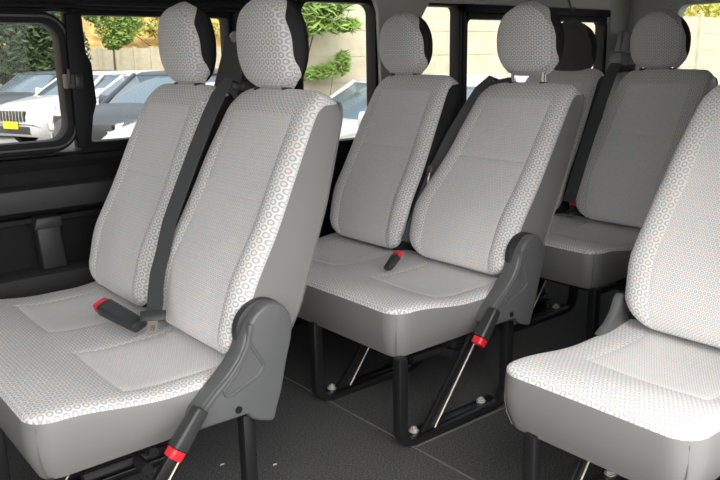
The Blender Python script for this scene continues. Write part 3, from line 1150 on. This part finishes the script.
bl_ = [(at(334, 69, 7.66), (.26, .05, .11)), (at(343, 61, 7.66), (.12, .05, .13)), (at(318, 73, 7.66), (.25, .05, .08)), (at(300, 74, 7.66), (.25, .05, .08))]
tree('climbing_plant', (at(318, 80, 7.66).x, 7.66, GZ), bl_, 900, 0.035, LEAF[1], 'low green climbing plant on the foot of the fence in the middle window', 'plant', 9, 0.012, 1.6, trunks=1)
bl_ = [(Vector((x, 8.42 + .05 * sin(x), 1.95 + .2 * sin(x * 2.1))), (1.0, .33, .4)) for x in [6.3 + .9 * k for k in range(24)]]
tree('hedge', (12, 8.42, GZ), bl_, 6500, 0.09, LEAF[2], 'yellow-green hedge growing above the near cream fence', 'hedge', 10, 0.05)
bl_ = [(Vector((x, 28.4 + .2 * sin(x), 2.3 + .2 * sin(x * 2.1))), (.9, .3, .5)) for x in (12, 13, 14, 15, 16, 17, 18)]
tree('yellow_bush', (15, 28.4, GZ), bl_, 1100, 0.16, LEAF[2], 'yellow-green bush above the far wall, seen left of the headrest', 'bush', 12, 0.05)


# ------------------------------------------------------------------ cars
CGL = mat('car_glass', (0.10, 0.14, 0.17), 0.06, 0.8)  # blue of the reflected sky put into the glass colour
TYRE = mat('tyre', (0.01, 0.01, 0.01), 0.8, 0.2)
LAMP = mat('headlamp', (0.65, 0.68, 0.70), 0.12, 0.6, metal=0.4)
GRIL = mat('car_grille', (0.03, 0.03, 0.03), 0.3, 0.5)


def car(name, loc, head, paint, label, H=1.55, L=4.4, Wd=1.72, plate=None, nose=0.95, chrome=False, group=None):
    """parked car, local x forward; head = heading in degrees"""
    t = empty(name, loc, label, 'car', group)
    t.rotation_euler = (0, 0, radians(head))
    hl, hw = L / 2, Wd / 2
    # lower body: stations of (x, half width, z low, z belt)
    st = [(-hl, .80, .42, .90), (-hl + .12, .95, .28, 1.0), (-hl + .9, 1.0, .22, 1.02), (0, 1.0, .22, 1.0), (hl - 1.25, 1.0, .22, .98), (hl - .9, 1.0, .22, nose + .02), (hl - .35, .97, .22, nose - .07), (hl - .10, .90, .24, nose - .16), (hl, .72, .32, nose - .30)]
    Ls = []
    for x, wf, z0, z1 in st:
        w_ = hw * wf
        Ls.append([(x, -w_ * .92, z0), (x, -w_, z0 + .18), (x, -w_, z1 - .18), (x, -w_ * .93, z1 - .04), (x, -w_ * .6, z1 + .015), (x, 0, z1 + .03),
                   (x, w_ * .6, z1 + .015), (x, w_ * .93, z1 - .04), (x, w_, z1 - .18), (x, w_, z0 + .18), (x, w_ * .92, z0)])
    mb = MB(); mb.loops(Ls)
    body = mb.build('body', paint, t, smooth=50)
    # cabin: glass house and roof
    gb = [(-hl + .15, .86, .98), (hl - 1.05, .90, nose)]
    zt = H - .06
    xs_ = [(-hl + .10, .98, -hl + .45), (hl - 1.0, nose, hl - 1.75)]

    def quad(y, f):
        return (xs_[0][0] * (1 - f) + xs_[0][2] * f, xs_[1][0] * (1 - f) + xs_[1][2] * f)
    Ls = []
    for f, z in ((0, .93), (.35, .93 + (zt - .93) * .4), (1, zt)):
        xr, xf = quad(0, f)
        w_ = hw * (.95 - .17 * f)
        Ls.append([(xr, -w_ * .9, z), (xr + .25, -w_, z), (xf - .3, -w_, z), (xf, -w_ * .75, z - .0), (xf + .06, 0, z), (xf, w_ * .75, z), (xf - .3, w_, z), (xr + .25, w_, z), (xr, w_ * .9, z)])
    mb = MB(); mb.loops(Ls)
    mb.build('windows', CGL, t, smooth=45)
    xr, xf = quad(0, 1)
    w_ = hw * .79
    mb = MB()
    Ls = []
    for k, z in ((1.0, zt - .04), (1.02, zt), (.94, H - .02), (.6, H)):
        cx = (xr + xf) / 2
        P_ = [(xr, -w_ * .9), (xr + .25, -w_), (xf - .3, -w_), (xf, -w_ * .75), (xf + .06, 0), (xf, w_ * .75), (xf - .3, w_), (xr + .25, w_), (xr, w_ * .9)]
        Ls.append([(cx + (x - cx) * k, y * k, z) for x, y in P_])
    mb.loops(Ls); mb.build('roof', paint, t, smooth=50)
    # pillars
    mb = MB()
    for s_ in (-1, 1):
        w0, w1_ = hw * .95, hw * .79
        mb.tube([(xs_[1][0] - .12, s_ * w0 * .93, nose - .02), (xf - .08, s_ * w1_ * .92, zt)], .04, 6)
        mb.tube([((xs_[1][0] + xs_[0][0]) / 2 - .1, s_ * w0, .95), ((xr + xf) / 2 - .1, s_ * w1_, zt)], .04, 6)
        mb.tube([(xs_[0][0] + .25, s_ * w0, .95), (xr + .25, s_ * w1_, zt)], .07, 6)
    mb.build('pillars', paint, t)
    for s_ in (-1, 1):
        mb = MB(); box_between(mb, (xs_[1][0] - .45, s_ * (hw * .93), 1.02), (xs_[1][0] - .43, s_ * (hw + .16), 1.06), (0, 0, 1), .15, .12); mb.build('mirror', paint, t, smooth=60)
        mb = MB()
        mb.loops([[(hl - .42, s_ * hw * .97, nose - .2), (hl - .42, s_ * hw * .95, nose - .12), (hl - .10, s_ * hw * .62, nose - .2), (hl - .04, s_ * hw * .62, nose - .32)],
                  [(hl - .36, s_ * hw * .995, nose - .24), (hl - .36, s_ * hw * .97, nose - .11), (hl - .02, s_ * hw * .55, nose - .19), (hl + .03, s_ * hw * .55, nose - .34)]])
        mb.build('headlight', LAMP, t)
    mb = MB()
    mb.box((hl - .03, -hw * .5, nose - .40), (hl + .03, hw * .5, nose - .2))
    mb.box((hl - .06, -hw * .62, .30), (hl + .012, hw * .62, .45))
    gr = mb.build('grille', GRIL, t, bevel=.01)
    if chrome:
        mb = MB()
        for k in range(9):
            y = -hw * .46 + k * hw * .115
            mb.box((hl + .02, y - .012, nose - .41), (hl + .045, y + .012, nose - .19))
        mb.build('chrome_bars', CHROME, gr)
    if plate:
        mb = MB(); mb.box((hl + .02, -.22, .40), (hl + .045, .22, .54)); tag(mb.build('number_plate', plate, t, bevel=.004), 'blank number plate')
    for xx in (-hl + .8, hl - .85):
        for s_ in (-1, 1):
            mb = MB(); mb.disc((xx, s_ * (hw - .2), .31), (0, s_, 0), .31, .21, 24)
            wh = mb.build('wheel', TYRE, t, bevel=.02)
            mb = MB(); mb.disc((xx, s_ * (hw + .0), .31), (0, s_, 0), .2, .02, 16); mb.build('hub_cap', STEEL, wh)
    return t


CW = mat('car_white', (0.50, 0.50, 0.49), 0.25, 0.5, coat=.5)
CD = mat('car_dark_grey', (0.045, 0.052, 0.06), 0.4, 0.4, coat=.15)
CS = mat('car_silver', (0.42, 0.44, 0.45), 0.25, 0.5, coat=.6)
CB = mat('car_blue', (0.10, 0.17, 0.36), 0.2, 0.5, coat=.6)
YEL = mat('plate_yellow', (0.8, 0.6, 0.02), 0.5, 0.3)
WPL = mat('plate_white', (0.8, 0.8, 0.8), 0.5, 0.3)


def car_at(px, Y, head, *a, **k):
    """place a car by where its nose stands"""
    p = at(px, 100, Y)
    hl = k.get('L', 4.4) / 2
    h = radians(head)
    return car('parked_car', (p.x - cos(h) * hl, p.y - sin(h) * hl, GZ), head, *a, **k)


PG = 'cars parked outside'
car_at(130, 8.4, 205, CW, 'small white car in front of the dark grey car, half hidden by a backrest', H=1.36, L=3.5, Wd=1.5, nose=0.93, plate=WPL, group=PG)
car_at(86, 10.7, 207, CD, 'dark grey car with a raked windscreen in the second window from the left', H=1.50, nose=1.0, plate=WPL, group=PG)
car_at(69, 13.3, 200, CW, 'white car whose hood and headlight fill the right part of the sliding window', H=1.44, plate=WPL, group=PG)
car_at(9, 15.9, 200, CW, 'white car with a chrome barred grille and yellow plate, behind the left sliding window', H=1.45, plate=YEL, chrome=True, group=PG)
car_at(-24, 18.6, 205, CD, 'dark car at the far left edge of the sliding window', H=1.45, plate=WPL, group=PG)
car_at(300, 4.88, 180, CW, 'pale car close outside the middle window, its bluish windscreen above the sill', H=1.45, Wd=1.6, plate=WPL, group=PG)
p = at(262, 100, 6.8)
car('parked_car', (p.x + 2.1, 6.8, GZ), 180, CW, 'white car behind the pale car, only its roof showing in the middle window', H=1.42, Wd=1.6, group=PG)
